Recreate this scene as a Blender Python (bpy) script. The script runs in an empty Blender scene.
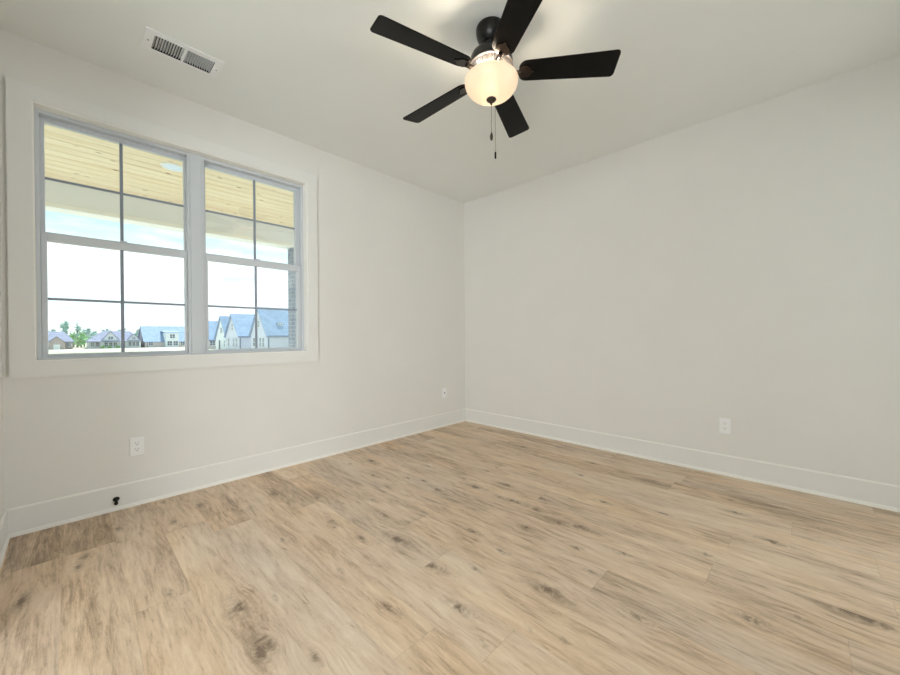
import bpy, bmesh, math, random
import numpy as np
from mathutils import Vector, Matrix

random.seed(7)
PI = math.pi
SC = bpy.context.scene
COL = SC.collection

# ------------------------------------------------------------------ camera
H = 2.74                                   # ceiling height
XW, YS = -3.728, -3.73                     # west wall, south wall
CAM = Vector((-3.4716, -3.1086, 1.0783))
YAW, PITCH, ROLL = 0.77062, -0.005446, -0.006457
fw = Vector((math.cos(YAW) * math.cos(PITCH), math.sin(YAW) * math.cos(PITCH), math.sin(PITCH)))
r0 = Vector((math.sin(YAW), -math.cos(YAW), 0))
u0 = r0.cross(fw)
rt = math.cos(ROLL) * r0 + math.sin(ROLL) * u0
up = -math.sin(ROLL) * r0 + math.cos(ROLL) * u0
cd = bpy.data.cameras.new('camera')
cam = bpy.data.objects.new('camera', cd)
COL.objects.link(cam)
cd.sensor_fit = 'HORIZONTAL'
cd.sensor_width = 36.0
cd.lens = 36.0 * 368.34 / 900.0
cd.clip_start = 0.02
cd.clip_end = 900
m = Matrix((rt, up, -fw)).transposed().to_4x4()
m.translation = CAM
cam.matrix_world = m
SC.camera = cam

# ------------------------------------------------------------------ view
SC.view_settings.view_transform = 'Standard'
SC.view_settings.look = 'None'
SC.view_settings.gamma = 1.0
SC.view_settings.use_curve_mapping = False
SC.view_settings.exposure = 0.0
SC.cycles.max_bounces = 14
SC.cycles.diffuse_bounces = 8
SC.cycles.transparent_max_bounces = 16
SC.cycles.sample_clamp_indirect = 6.0
SC.cycles.use_denoising = True

SKY_STRENGTH = 1.8
SUN_STRENGTH = 8.0
HALL_POWER = 188.0
PASSAGE_POWER = 225.0
FAN_POWER = 12.5

# ------------------------------------------------------------------ world
w = bpy.data.worlds.new('daylight_sky')
SC.world = w
w.use_nodes = True
nt = w.node_tree
nt.nodes.clear()
N = nt.nodes.new
L = nt.links.new
tc = N('ShaderNodeTexCoord')
mp = N('ShaderNodeMapping')
mp.inputs['Scale'].default_value = (1.0, 1.0, 4.0)
L(tc.outputs['Generated'], mp.inputs['Vector'])
nz = N('ShaderNodeTexNoise')
nz.inputs['Scale'].default_value = 2.6
nz.inputs['Detail'].default_value = 5
nz.inputs['Roughness'].default_value = 0.55
L(mp.outputs['Vector'], nz.inputs['Vector'])
sep = N('ShaderNodeSeparateXYZ')
L(tc.outputs['Generated'], sep.inputs['Vector'])
el = N('ShaderNodeMapRange')
el.inputs['From Min'].default_value = 0.0
el.inputs['From Max'].default_value = 0.32
el.inputs['To Min'].default_value = 0.26
el.inputs['To Max'].default_value = -0.07
L(sep.outputs['Z'], el.inputs['Value'])
ad = N('ShaderNodeMath')
ad.operation = 'ADD'
L(nz.outputs['Fac'], ad.inputs[0])
L(el.outputs['Result'], ad.inputs[1])
cr = N('ShaderNodeValToRGB')
cr.color_ramp.elements[0].position = 0.40
cr.color_ramp.elements[0].color = (0.30, 0.535, 0.60, 1)
cr.color_ramp.elements[1].position = 0.62
cr.color_ramp.elements[1].color = (0.72, 0.77, 0.785, 1)
L(ad.outputs[0], cr.inputs['Fac'])
bg = N('ShaderNodeBackground')
bg.inputs['Strength'].default_value = SKY_STRENGTH
L(cr.outputs['Color'], bg.inputs['Color'])
wo = N('ShaderNodeOutputWorld')
L(bg.outputs[0], wo.inputs['Surface'])

# ------------------------------------------------------------------ sun, and added fill lights beyond two invented openings
sl = bpy.data.lights.new('sun', 'SUN')
sl.energy = SUN_STRENGTH
sl.angle = 0.02
sl.color = (1.0, 0.98, 0.95)
sun = bpy.data.objects.new('sun', sl)
COL.objects.link(sun)
sd = Vector((0.22, 0.52, 0.95)).normalized()        # towards the sun
sun.rotation_euler = sd.to_track_quat('Z', 'Y').to_euler()
sun.location = (0, 20, 30)

al = bpy.data.lights.new('hall_fill', 'AREA')
al.shape = 'RECTANGLE'
al.size = 3.4
al.size_y = 2.1
al.energy = HALL_POWER
al.color = (0.97, 0.985, 1.0)
hall = bpy.data.objects.new('hall_fill', al)
COL.objects.link(hall)
hall.location = (-6.7, -4.70, 1.40)                     # added fill light, shining in through the wide west opening
hall.rotation_euler = (hall.location - Vector((0.0, -1.0, 1.3))).to_track_quat('Z', 'Y').to_euler()   # towards the inner corner

al2 = bpy.data.lights.new('passage_fill', 'AREA')
al2.shape = 'RECTANGLE'
al2.size = 3.0
al2.size_y = 2.1
al2.energy = PASSAGE_POWER
al2.color = (0.93, 0.97, 1.0)
psg = bpy.data.objects.new('passage_fill', al2)
COL.objects.link(psg)
psg.location = (3.30, -8.4, 1.40)                      # added fill light, shining in through the south opening
psg.rotation_euler = (psg.location - Vector((-2.4, 0, 1.3))).to_track_quat('Z', 'Y').to_euler()

# ------------------------------------------------------------------ materials
def mat(name, color, rough=0.6, spec=0.3, metal=0.0, noise=0.0, nscale=20.0, bump=0.0, bscale=200.0):
    M = bpy.data.materials.new(name)
    M.use_nodes = True
    t = M.node_tree
    b = t.nodes['Principled BSDF']
    b.inputs['Roughness'].default_value = rough
    b.inputs['Specular IOR Level'].default_value = spec
    b.inputs['Metallic'].default_value = metal
    c = (*color, 1)
    b.inputs['Base Color'].default_value = c
    g = t.nodes.new('ShaderNodeNewGeometry')
    if noise > 0:
        n = t.nodes.new('ShaderNodeTexNoise')
        n.inputs['Scale'].default_value = nscale
        n.inputs['Detail'].default_value = 4
        t.links.new(g.outputs['Position'], n.inputs['Vector'])
        r = t.nodes.new('ShaderNodeValToRGB')
        r.color_ramp.elements[0].position = 0.3
        r.color_ramp.elements[1].position = 0.7
        r.color_ramp.elements[0].color = (*[max(0, v * (1 - noise)) for v in color], 1)
        r.color_ramp.elements[1].color = (*[min(1, v * (1 + noise)) for v in color], 1)
        t.links.new(n.outputs['Fac'], r.inputs['Fac'])
        t.links.new(r.outputs['Color'], b.inputs['Base Color'])
    if bump > 0:
        n2 = t.nodes.new('ShaderNodeTexNoise')
        n2.inputs['Scale'].default_value = bscale
        n2.inputs['Detail'].default_value = 2
        t.links.new(g.outputs['Position'], n2.inputs['Vector'])
        bp = t.nodes.new('ShaderNodeBump')
        bp.inputs['Strength'].default_value = bump
        bp.inputs['Distance'].default_value = 0.002
        t.links.new(n2.outputs['Fac'], bp.inputs['Height'])
        t.links.new(bp.outputs['Normal'], b.inputs['Normal'])
    return M

M_WALL = mat('wall_paint', (0.76, 0.755, 0.725), 0.75, 0.2, noise=0.01, nscale=3, bump=0.06, bscale=260)
M_CEIL = mat('ceiling_paint', (0.825, 0.85, 0.825), 0.85, 0.15, noise=0.01, nscale=2, bump=0.05, bscale=200)
M_TRIM = mat('trim_paint', (0.775, 0.775, 0.755), 0.42, 0.35, noise=0.008, nscale=5)
M_SHOE = mat('shoe_paint', (0.86, 0.85, 0.81), 0.4, 0.35, noise=0.005, nscale=5)
M_VINYL = mat('white_vinyl', (0.61, 0.65, 0.69), 0.35, 0.4, noise=0.005, nscale=8)
M_GRILLE = mat('grille_vinyl', (0.27, 0.31, 0.37), 0.4, 0.4, noise=0.01, nscale=8)
M_PLATE = mat('outlet_plastic', (0.86, 0.87, 0.88), 0.3, 0.5, noise=0.005, nscale=30)
M_SLOT = mat('outlet_slot', (0.05, 0.05, 0.05), 0.5, 0.3, noise=0.05, nscale=60)
M_VENT = mat('vent_enamel', (0.85, 0.86, 0.87), 0.35, 0.45, noise=0.005, nscale=30)
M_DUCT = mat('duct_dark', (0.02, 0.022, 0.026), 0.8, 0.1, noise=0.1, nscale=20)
M_BLACK = mat('fan_black', (0.008, 0.0075, 0.007), 0.28, 0.3, noise=0.15, nscale=40)
M_BLADE = mat('blade_black', (0.003, 0.0028, 0.0027), 0.45, 0.16, noise=0.3, nscale=30)
M_BRONZE = mat('dark_bronze', (0.06, 0.045, 0.035), 0.35, 0.5, metal=0.6, noise=0.15, nscale=50)
M_NICKEL = mat('ribbed_metal', (0.50, 0.45, 0.42), 0.32, 0.5, metal=0.4, noise=0.1, nscale=60)
M_IRON = mat('iron_bronze', (0.045, 0.036, 0.031), 0.25, 0.5, metal=0.8, noise=0.15, nscale=50)
M_CHAIN = mat('chain_metal', (0.12, 0.10, 0.08), 0.35, 0.5, metal=0.8, noise=0.1, nscale=100)
M_RUBBER = mat('cable_black', (0.008, 0.008, 0.008), 0.5, 0.3, noise=0.1, nscale=80)
M_PAINTW = mat('porch_paint', (0.80, 0.83, 0.86), 0.6, 0.2, noise=0.01, nscale=3)
M_PAINTW2 = mat('porch_trim_white', (0.86, 0.87, 0.84), 0.5, 0.3, noise=0.01, nscale=3)
M_CONC = mat('porch_concrete', (0.60, 0.60, 0.60), 0.85, 0.1, noise=0.06, nscale=6)
M_LAWN = mat('lawn_grass', (0.42, 0.42, 0.33), 0.95, 0.05, noise=0.25, nscale=0.25)
M_ROAD = mat('pale_road', (0.62, 0.60, 0.56), 0.9, 0.1, noise=0.05, nscale=1)
M_ROOF = mat('blue_grey_shingle', (0.27, 0.36, 0.50), 0.85, 0.15, noise=0.12, nscale=1.1)
M_ROOF2 = mat('mauve_grey_shingle', (0.22, 0.24, 0.33), 0.85, 0.15, noise=0.12, nscale=0.8)
M_HW = mat('house_white', (0.80, 0.82, 0.84), 0.7, 0.2, noise=0.03, nscale=1)
M_GLASSD = mat('house_window_dark', (0.10, 0.12, 0.16), 0.15, 0.5, noise=0.1, nscale=1)
M_DOOR = mat('garage_door_white', (0.86, 0.86, 0.86), 0.5, 0.3, noise=0.02, nscale=2)
M_BARK = mat('bark', (0.16, 0.13, 0.10), 0.9, 0.1, noise=0.25, nscale=3)
M_LEAF_B = mat('leaf_bright', (0.30, 0.48, 0.24), 0.8, 0.15, noise=0.35, nscale=1.2)
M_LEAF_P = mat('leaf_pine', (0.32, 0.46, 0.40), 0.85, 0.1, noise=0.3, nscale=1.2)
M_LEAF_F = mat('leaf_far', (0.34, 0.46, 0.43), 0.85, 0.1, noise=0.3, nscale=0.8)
M_DOWN = mat('downspout_dark', (0.16, 0.19, 0.26), 0.5, 0.3, noise=0.05, nscale=4)


def brick_mat(name, c1, c2, mortar, scale):
    M = bpy.data.materials.new(name)
    M.use_nodes = True
    t = M.node_tree
    b = t.nodes['Principled BSDF']
    b.inputs['Roughness'].default_value = 0.85
    b.inputs['Specular IOR Level'].default_value = 0.15
    g = t.nodes.new('ShaderNodeNewGeometry')
    s = t.nodes.new('ShaderNodeSeparateXYZ')
    t.links.new(g.outputs['Position'], s.inputs[0])
    a = t.nodes.new('ShaderNodeMath')
    a.operation = 'ADD'
    t.links.new(s.outputs['X'], a.inputs[0])
    t.links.new(s.outputs['Y'], a.inputs[1])
    c = t.nodes.new('ShaderNodeCombineXYZ')
    t.links.new(a.outputs[0], c.inputs['X'])
    t.links.new(s.outputs['Z'], c.inputs['Y'])
    br = t.nodes.new('ShaderNodeTexBrick')
    br.inputs['Scale'].default_value = scale
    br.inputs['Color1'].default_value = (*c1, 1)
    br.inputs['Color2'].default_value = (*c2, 1)
    br.inputs['Mortar'].default_value = (*mortar, 1)
    br.inputs['Mortar Size'].default_value = 0.015
    t.links.new(c.outputs[0], br.inputs['Vector'])
    t.links.new(br.outputs['Color'], b.inputs['Base Color'])
    return M

M_BRICKP = brick_mat('pink_brick', (0.60, 0.50, 0.50), (0.66, 0.58, 0.58), (0.72, 0.68, 0.68), 4)
M_BRICKW = brick_mat('pale_brick', (0.56, 0.59, 0.69), (0.62, 0.64, 0.72), (0.70, 0.71, 0.77), 4)
M_BRICKT = brick_mat('tan_brick', (0.44, 0.36, 0.34), (0.52, 0.43, 0.41), (0.60, 0.55, 0.53), 4)
M_BRICKG = brick_mat('slate_brick', (0.24, 0.28, 0.36), (0.32, 0.36, 0.44), (0.46, 0.49, 0.55), 4.2)


def glass_mat():
    M = bpy.data.materials.new('window_glass')
    M.use_nodes = True
    t = M.node_tree
    t.nodes.clear()
    tr = t.nodes.new('ShaderNodeBsdfTransparent')
    tr.inputs['Color'].default_value = (0.985, 0.995, 0.99, 1)
    gl = t.nodes.new('ShaderNodeBsdfGlossy')
    gl.inputs['Roughness'].default_value = 0.0
    gl.inputs['Color'].default_value = (1, 1, 1, 1)
    fr = t.nodes.new('ShaderNodeFresnel')
    fr.inputs['IOR'].default_value = 1.52
    mx = t.nodes.new('ShaderNodeMixShader')
    out = t.nodes.new('ShaderNodeOutputMaterial')
    t.links.new(fr.outputs[0], mx.inputs[0])
    t.links.new(tr.outputs[0], mx.inputs[1])
    t.links.new(gl.outputs[0], mx.inputs[2])
    t.links.new(mx.outputs[0], out.inputs['Surface'])
    return M
M_GLASS = glass_mat()


def bowl_mat():
    M = bpy.data.materials.new('frosted_lamp_glass')
    M.use_nodes = True
    t = M.node_tree
    t.nodes.clear()
    g = t.nodes.new('ShaderNodeNewGeometry')
    n = t.nodes.new('ShaderNodeTexNoise')
    n.inputs['Scale'].default_value = 14
    n.inputs['Detail'].default_value = 3
    t.links.new(g.outputs['Position'], n.inputs['Vector'])
    r = t.nodes.new('ShaderNodeValToRGB')
    r.color_ramp.elements[0].color = (0.95, 0.74, 0.53, 1)
    r.color_ramp.elements[1].color = (1.0, 0.80, 0.60, 1)
    t.links.new(n.outputs['Fac'], r.inputs['Fac'])
    tl = t.nodes.new('ShaderNodeBsdfTranslucent')
    tl.inputs['Color'].default_value = (0.22, 0.19, 0.15, 1)
    df = t.nodes.new('ShaderNodeBsdfPrincipled')
    df.inputs['Base Color'].default_value = (0.75, 0.7, 0.62, 1)
    df.inputs['Roughness'].default_value = 0.25
    m1 = t.nodes.new('ShaderNodeMixShader')
    m1.inputs[0].default_value = 0.35
    t.links.new(tl.outputs[0], m1.inputs[1])
    t.links.new(df.outputs[0], m1.inputs[2])
    em = t.nodes.new('ShaderNodeEmission')
    em.inputs['Strength'].default_value = 0.48
    t.links.new(r.outputs['Color'], em.inputs['Color'])
    sh = t.nodes.new('ShaderNodeAddShader')
    t.links.new(m1.outputs[0], sh.inputs[0])
    t.links.new(em.outputs[0], sh.inputs[1])
    out = t.nodes.new('ShaderNodeOutputMaterial')
    t.links.new(sh.outputs[0], out.inputs['Surface'])
    return M
M_BOWL = bowl_mat()


def pine_ceiling_mat():
    M = bpy.data.materials.new('pine_plank_ceiling')
    M.use_nodes = True
    t = M.node_tree
    b = t.nodes['Principled BSDF']
    b.inputs['Roughness'].default_value = 0.45
    b.inputs['Specular IOR Level'].default_value = 0.3
    g = t.nodes.new('ShaderNodeNewGeometry')
    mp = t.nodes.new('ShaderNodeMapping')
    mp.inputs['Scale'].default_value = (0.7, 9.0, 1)
    t.links.new(g.outputs['Position'], mp.inputs['Vector'])
    n = t.nodes.new('ShaderNodeTexNoise')
    n.inputs['Scale'].default_value = 2.0
    n.inputs['Detail'].default_value = 5
    t.links.new(mp.outputs[0], n.inputs['Vector'])
    r = t.nodes.new('ShaderNodeValToRGB')
    r.color_ramp.elements[0].position = 0.3
    r.color_ramp.elements[0].color = (0.80, 0.64, 0.40, 1)
    r.color_ramp.elements[1].position = 0.7
    r.color_ramp.elements[1].color = (0.93, 0.82, 0.60, 1)
    t.links.new(n.outputs['Fac'], r.inputs['Fac'])
    # little knots
    mp2 = t.nodes.new('ShaderNodeMapping')
    mp2.inputs['Scale'].default_value = (3.0, 6.5, 0.0)
    t.links.new(g.outputs['Position'], mp2.inputs['Vector'])
    v = t.nodes.new('ShaderNodeTexVoronoi')
    v.inputs['Scale'].default_value = 1.3
    t.links.new(mp2.outputs[0], v.inputs['Vector'])
    kr = t.nodes.new('ShaderNodeValToRGB')
    kr.color_ramp.elements[0].position = 0.06
    kr.color_ramp.elements[0].color = (1, 1, 1, 1)
    kr.color_ramp.elements[1].position = 0.13
    kr.color_ramp.elements[1].color = (0, 0, 0, 1)
    t.links.new(v.outputs['Distance'], kr.inputs['Fac'])
    mx = t.nodes.new('ShaderNodeMix')
    mx.data_type = 'RGBA'
    t.links.new(kr.outputs['Color'], mx.inputs['Factor'])
    t.links.new(r.outputs['Color'], mx.inputs['A'])
    mx.inputs['B'].default_value = (0.36, 0.20, 0.10, 1)
    t.links.new(mx.outputs['Result'], b.inputs['Base Color'])
    return M
M_PINE = pine_ceiling_mat()


def oak_mat():
    M = bpy.data.materials.new('oak_plank_floor')
    M.use_nodes = True
    t = M.node_tree
    nd, lk = t.nodes, t.links
    b = nd['Principled BSDF']

    def attr(name):
        a = nd.new('ShaderNodeAttribute')
        a.attribute_name = name
        return a

    def math_(op, a, bb):
        x = nd.new('ShaderNodeMath')
        x.operation = op
        for i, v in enumerate((a, bb)):
            if isinstance(v, (int, float)):
                x.inputs[i].default_value = v
            else:
                lk.new(v, x.inputs[i])
        return x.outputs[0]

    def noise(vec, scale, detail, rough, sc=1.0, dist=0.0):
        p = nd.new('ShaderNodeMapping')
        p.inputs['Scale'].default_value = scale
        lk.new(vec, p.inputs['Vector'])
        n = nd.new('ShaderNodeTexNoise')
        n.inputs['Scale'].default_value = sc
        n.inputs['Detail'].default_value = detail
        n.inputs['Roughness'].default_value = rough
        n.inputs['Distortion'].default_value = dist
        lk.new(p.outputs[0], n.inputs['Vector'])
        return n.outputs['Fac']

    gr = attr('grain').outputs['Vector']
    pk = nd.new('ShaderNodeSeparateColor')
    lk.new(attr('plank').outputs['Color'], pk.inputs[0])
    tone, knot, edge = pk.outputs[0], pk.outputs[1], pk.outputs[2]
    n_big = noise(gr, (6, 1.6, 1), 3, 0.5)
    n_mid = noise(gr, (26, 4.0, 1), 5, 0.65, dist=0.8)
    n_streak = noise(gr, (46, 4.2, 1), 4, 0.66)
    n_fine = noise(gr, (210, 14.0, 1), 3, 0.65)
    n_pore = noise(gr, (420, 60, 1), 2, 0.5)
    n_fleck = noise(gr, (62, 9.0, 1), 3, 0.6, dist=0.6)
    n_knot = noise(gr, (62, 30, 1), 4, 0.7, dist=1.0)
    # growth rings (cathedral figure)
    ring_in = noise(gr, (8, 0.7, 1), 2, 0.45)
    ring = math_('SINE', math_('MULTIPLY', ring_in, 90.0), 0)
    ring = math_('MULTIPLY', ring, 0.5)
    f = math_('MULTIPLY', tone, 0.42)
    for n_, k_ in ((n_big, 0.85), (n_mid, 1.0), (n_streak, 0.70), (n_fine, 0.50), (n_pore, 0.25), (ring, 0.09)):
        f = math_('ADD', f, math_('MULTIPLY', n_, k_))
    f = math_('SUBTRACT', f, 1.31)
    fl = nd.new('ShaderNodeMapRange')
    fl.inputs['From Min'].default_value = 0.60
    fl.inputs['From Max'].default_value = 0.76
    fl.inputs['To Max'].default_value = 0.28
    lk.new(n_fleck, fl.inputs['Value'])
    f = math_('SUBTRACT', f, fl.outputs['Result'])
    f = math_('ADD', math_('MULTIPLY', f, 1.06), -0.005)
    ra = nd.new('ShaderNodeValToRGB')
    e = ra.color_ramp.elements
    e[0].position = 0.02
    e[0].color = (0.26, 0.185, 0.130, 1)
    e[1].position = 0.98
    e[1].color = (0.82, 0.68, 0.52, 1)
    e2 = e.new(0.30)
    e2.color = (0.47, 0.345, 0.235, 1)
    e3 = e.new(0.58)
    e3.color = (0.69, 0.53, 0.38, 1)
    lk.new(f, ra.inputs['Fac'])
    # some planks lean grey, some honey
    hue = nd.new('ShaderNodeMix')
    hue.data_type = 'RGBA'
    hue.blend_type = 'MULTIPLY'
    hue.inputs['Factor'].default_value = 1.0
    hr = nd.new('ShaderNodeValToRGB')
    hr.color_ramp.elements[0].position = 0.3
    hr.color_ramp.elements[0].color = (0.95, 0.97, 1.03, 1)
    hr.color_ramp.elements[1].position = 0.7
    hr.color_ramp.elements[1].color = (1.04, 0.99, 0.92, 1)
    lk.new(noise(gr, (2.2, 0.7, 1), 2, 0.5), hr.inputs['Fac'])
    lk.new(ra.outputs['Color'], hue.inputs['A'])
    lk.new(hr.outputs['Color'], hue.inputs['B'])
    # knots
    kn = math_('MULTIPLY', knot, math_('ADD', 0.15, math_('MULTIPLY', math_('SUBTRACT', n_knot, 0.30), 3.6)))
    km = nd.new('ShaderNodeMapRange')
    km.inputs['From Min'].default_value = 0.12
    km.inputs['From Max'].default_value = 0.95
    km.inputs['To Max'].default_value = 0.85
    lk.new(kn, km.inputs['Value'])
    mk = nd.new('ShaderNodeMix')
    mk.data_type = 'RGBA'
    lk.new(km.outputs['Result'], mk.inputs['Factor'])
    lk.new(hue.outputs['Result'], mk.inputs['A'])
    mk.inputs['B'].default_value = (0.17, 0.118, 0.08, 1)
    # seams
    ms = nd.new('ShaderNodeMix')
    ms.data_type = 'RGBA'
    lk.new(edge, ms.inputs['Factor'])
    lk.new(mk.outputs['Result'], ms.inputs['A'])
    ms.inputs['B'].default_value = (0.25, 0.18, 0.12, 1)
    lk.new(ms.outputs['Result'], b.inputs['Base Color'])
    b.inputs['Roughness'].default_value = 0.48
    b.inputs['Specular IOR Level'].default_value = 0.32
    bp = nd.new('ShaderNodeBump')
    bp.inputs['Strength'].default_value = 0.12
    bp.inputs['Distance'].default_value = 0.001
    lk.new(n_fine, bp.inputs['Height'])
    lk.new(bp.outputs['Normal'], b.inputs['Normal'])
    return M
M_OAK = oak_mat()

# ------------------------------------------------------------------ mesh helpers
def B():
    return bmesh.new()

def box(bm, x0, x1, y0, y1, z0, z1, bev=0.0, seg=2, rot=None):
    """axis-aligned box, optional bevel; rot = (Matrix) applied about the origin afterwards"""
    t = bmesh.new()
    bmesh.ops.create_cube(t, size=1.0)
    for v in t.verts:
        v.co = Vector((x0 + (v.co.x + .5) * (x1 - x0), y0 + (v.co.y + .5) * (y1 - y0), z0 + (v.co.z + .5) * (z1 - z0)))
    if bev > 0:
        bmesh.ops.bevel(t, geom=t.edges[:], offset=bev, segments=seg, affect='EDGES', profile=0.5)
    if rot is not None:
        bmesh.ops.transform(t, matrix=rot, verts=t.verts[:])
    join(bm, t)

def join(bm, t):
    me = bpy.data.meshes.new('tmp')
    t.to_mesh(me)
    t.free()
    bm.from_mesh(me)
    bpy.data.meshes.remove(me)

def lathe(bm, prof, n=48, c=(0, 0, 0), ripple=None, cap=True):
    rings = []
    for r, z in prof:
        ring = []
        for i in range(n):
            a = 2 * PI * i / n
            rr = r
            if ripple and r > 1e-6:
                rr = r * (1 + ripple[1] * math.cos(ripple[0] * a))
            ring.append(bm.verts.new((c[0] + rr * math.cos(a), c[1] + rr * math.sin(a), c[2] + z)))
        rings.append(ring)
    for a, b in zip(rings, rings[1:]):
        for i in range(n):
            j = (i + 1) % n
            bm.faces.new((a[i], a[j], b[j], b[i]))
    if cap:
        bm.faces.new(rings[0][::-1])
        bm.faces.new(rings[-1])

def tube(bm, pts, rad, n=8):
    pts = [Vector(p) for p in pts]
    rings = []
    for i, p in enumerate(pts):
        d = (pts[min(i + 1, len(pts) - 1)] - pts[max(i - 1, 0)]).normalized()
        a = d.orthogonal().normalized() if i == 0 else (prev - d * prev.dot(d)).normalized()
        prev = a
        bb = d.cross(a)
        r = rad[i] if isinstance(rad, (list, tuple)) else rad
        rings.append([bm.verts.new(p + r * (math.cos(2 * PI * k / n) * a + math.sin(2 * PI * k / n) * bb)) for k in range(n)])
    for a, b in zip(rings, rings[1:]):
        for k in range(n):
            j = (k + 1) % n
            bm.faces.new((a[k], a[j], b[j], b[k]))
    bm.faces.new(rings[0][::-1])
    bm.faces.new(rings[-1])

def prism(bm, poly, d):
    """poly: list of 3-D points (planar); extruded by vector d"""
    d = Vector(d)
    a = [bm.verts.new(Vector(p)) for p in poly]
    b = [bm.verts.new(Vector(p) + d) for p in poly]
    n = len(a)
    bm.faces.new(a[::-1])
    bm.faces.new(b)
    for i in range(n):
        j = (i + 1) % n
        bm.faces.new((a[i], a[j], b[j], b[i]))

def obj(name, bm, material, parent=None, smooth=False, label=None):
    bmesh.ops.recalc_face_normals(bm, faces=bm.faces[:])
    me = bpy.data.meshes.new(name)
    bm.to_mesh(me)
    bm.free()
    me.materials.append(material)
    if smooth:
        for p in me.polygons:
            p.use_smooth = True
        try:
            me.set_sharp_from_angle(angle=math.radians(40))
        except Exception:
            pass
    o = bpy.data.objects.new(name, me)
    COL.objects.link(o)
    if parent:
        o.parent = parent
    if label:
        o['label'] = label
    return o

def struct(name, bm, material, parent=None, label=None, cat=None):
    o = obj(name, bm, material, parent)
    if parent is None:
        o['kind'] = 'structure'
        if label:
            o['label'] = label
        if cat:
            o['category'] = cat
    return o

def thing(name, label, cat, loc=(0, 0, 0), group=None, rotz=0.0, kind=None):
    o = bpy.data.objects.new(name, None)
    o.empty_display_size = 0.05
    COL.objects.link(o)
    o.location = loc
    o.rotation_euler = (0, 0, rotz)
    o['label'] = label
    o['category'] = cat
    if group:
        o['group'] = group
    if kind:
        o['kind'] = kind
    return o

# ================================================================== ROOM SHELL
# ---- floor : every plank its own grid of one mesh, grain running towards the window wall
PW, P0 = 0.1935, -0.412
KN = """-3.620 -0.794 0.020 1.5,-3.456 -0.644 0.015 1.0,-3.431 -0.545 0.020 1.0,-3.295 -0.320 0.025 0.8,-3.306 -0.497 0.010 1.0,-3.064 -0.450 0.025 0.8,-3.059 -0.079 0.020 0.8,-2.685 -0.578 0.010 1.0,-2.510 -0.484 0.030 1.0,-2.902 -0.308 0.030 0.9,-2.700 -1.109 0.020 0.9,-3.185 -1.174 0.012 1.0,-2.893 -1.531 0.010 0.8,-3.010 -1.482 0.030 1.2,-3.050 -1.501 0.006 1.0,-3.026 -1.762 0.026 1.5,-2.991 -1.757 0.012 1.2,-2.910 -1.917 0.015 1.0,-2.615 -1.560 0.012 1.0,-2.550 -1.564 0.015 0.8,-2.602 -1.917 0.015 1.2,-2.336 -0.760 0.025 1.0,-2.418 -1.116 0.018 1.0,-2.447 -1.183 0.012 0.8,-2.400 -1.397 0.020 0.9,-2.276 -1.556 0.030 1.4,-2.096 -1.058 0.020 0.9,-2.162 -1.282 0.025 0.9,-1.675 -0.405 0.030 1.2,-1.847 -0.689 0.020 1.0,-1.839 -0.339 0.020 0.7,-1.654 -1.066 0.020 1.0,-1.694 -1.256 0.025 1.1,-1.421 -0.855 0.025 0.9,-1.699 -0.934 0.018 0.7,-1.984 -1.434 0.010 0.9,-2.165 -0.409 0.015 0.8,-1.294 -1.556 0.020 1.3,-1.314 -1.843 0.022 1.3,-1.478 -1.734 0.030 1.0,-1.495 -1.651 0.014 0.9,-1.535 -2.082 0.013 1.0,-1.943 -1.777 0.020 1.2,-1.480 -1.912 0.020 0.9,-1.703 -1.969 0.020 0.9,-0.754 -1.853 0.020 1.0,-0.431 -1.809 0.025 1.0,-0.446 -1.141 0.025 1.0,-1.478 -1.411 0.025 1.2,-1.177 -1.280 0.018 0.8,-1.193 -1.993 0.020 0.7,-1.488 -2.196 0.030 1.2,-1.093 -2.163 0.020 1.1,-0.224 -1.380 0.025 0.8,-2.301 -1.859 0.026 1.4,-2.181 -2.006 0.013 1.1,-2.408 -2.121 0.022 1.3,-2.078 -2.317 0.030 1.3,-2.477 -2.294 0.010 1.0,-2.305 -2.380 0.010 0.9,-2.270 -2.492 0.010 1.0,-1.694 -2.275 0.015 1.0,-1.835 -2.411 0.018 1.0,-1.983 -2.009 0.025 0.7,-1.583 -2.454 0.018 1.1,-1.973 -2.644 0.020 1.0,-1.319 -2.756 0.014 1.2,-1.691 -2.960 0.024 1.1,-1.558 -3.079 0.014 1.0,-1.390 -3.276 0.030 1.0,-1.383 -3.225 0.025 0.9,-0.951 -2.979 0.030 1.1,-0.993 -2.482 0.020 1.0,-0.690 -2.803 0.030 0.8,-0.503 -2.747 0.018 0.8,-0.604 -3.145 0.020 0.8"""
KN = [tuple(float(v) for v in s.split()) for s in KN.split(',')]
JOINT = {0: -2.414, 5: -2.79, 6: -1.69, 8: -1.47, 11: -0.60, 14: -1.225, 16: -0.475, 1: -1.525, 3: -1.30, 10: -0.818}
TONE = {(16, 0): 0.04, (15, 0): 0.18, (14, 0): 0.42, (13, 0): 0.5, (12, 0): 0.35, (10, 0): 0.3, (5, 1): 0.55, (6, 0): 0.45,
        (16, 1): 0.45, (15, 1): 0.55, (14, 1): 0.55, (11, 1): 0.6, (10, 1): 0.75, (0, 0): 0.35, (1, 0): 0.35}

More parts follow.
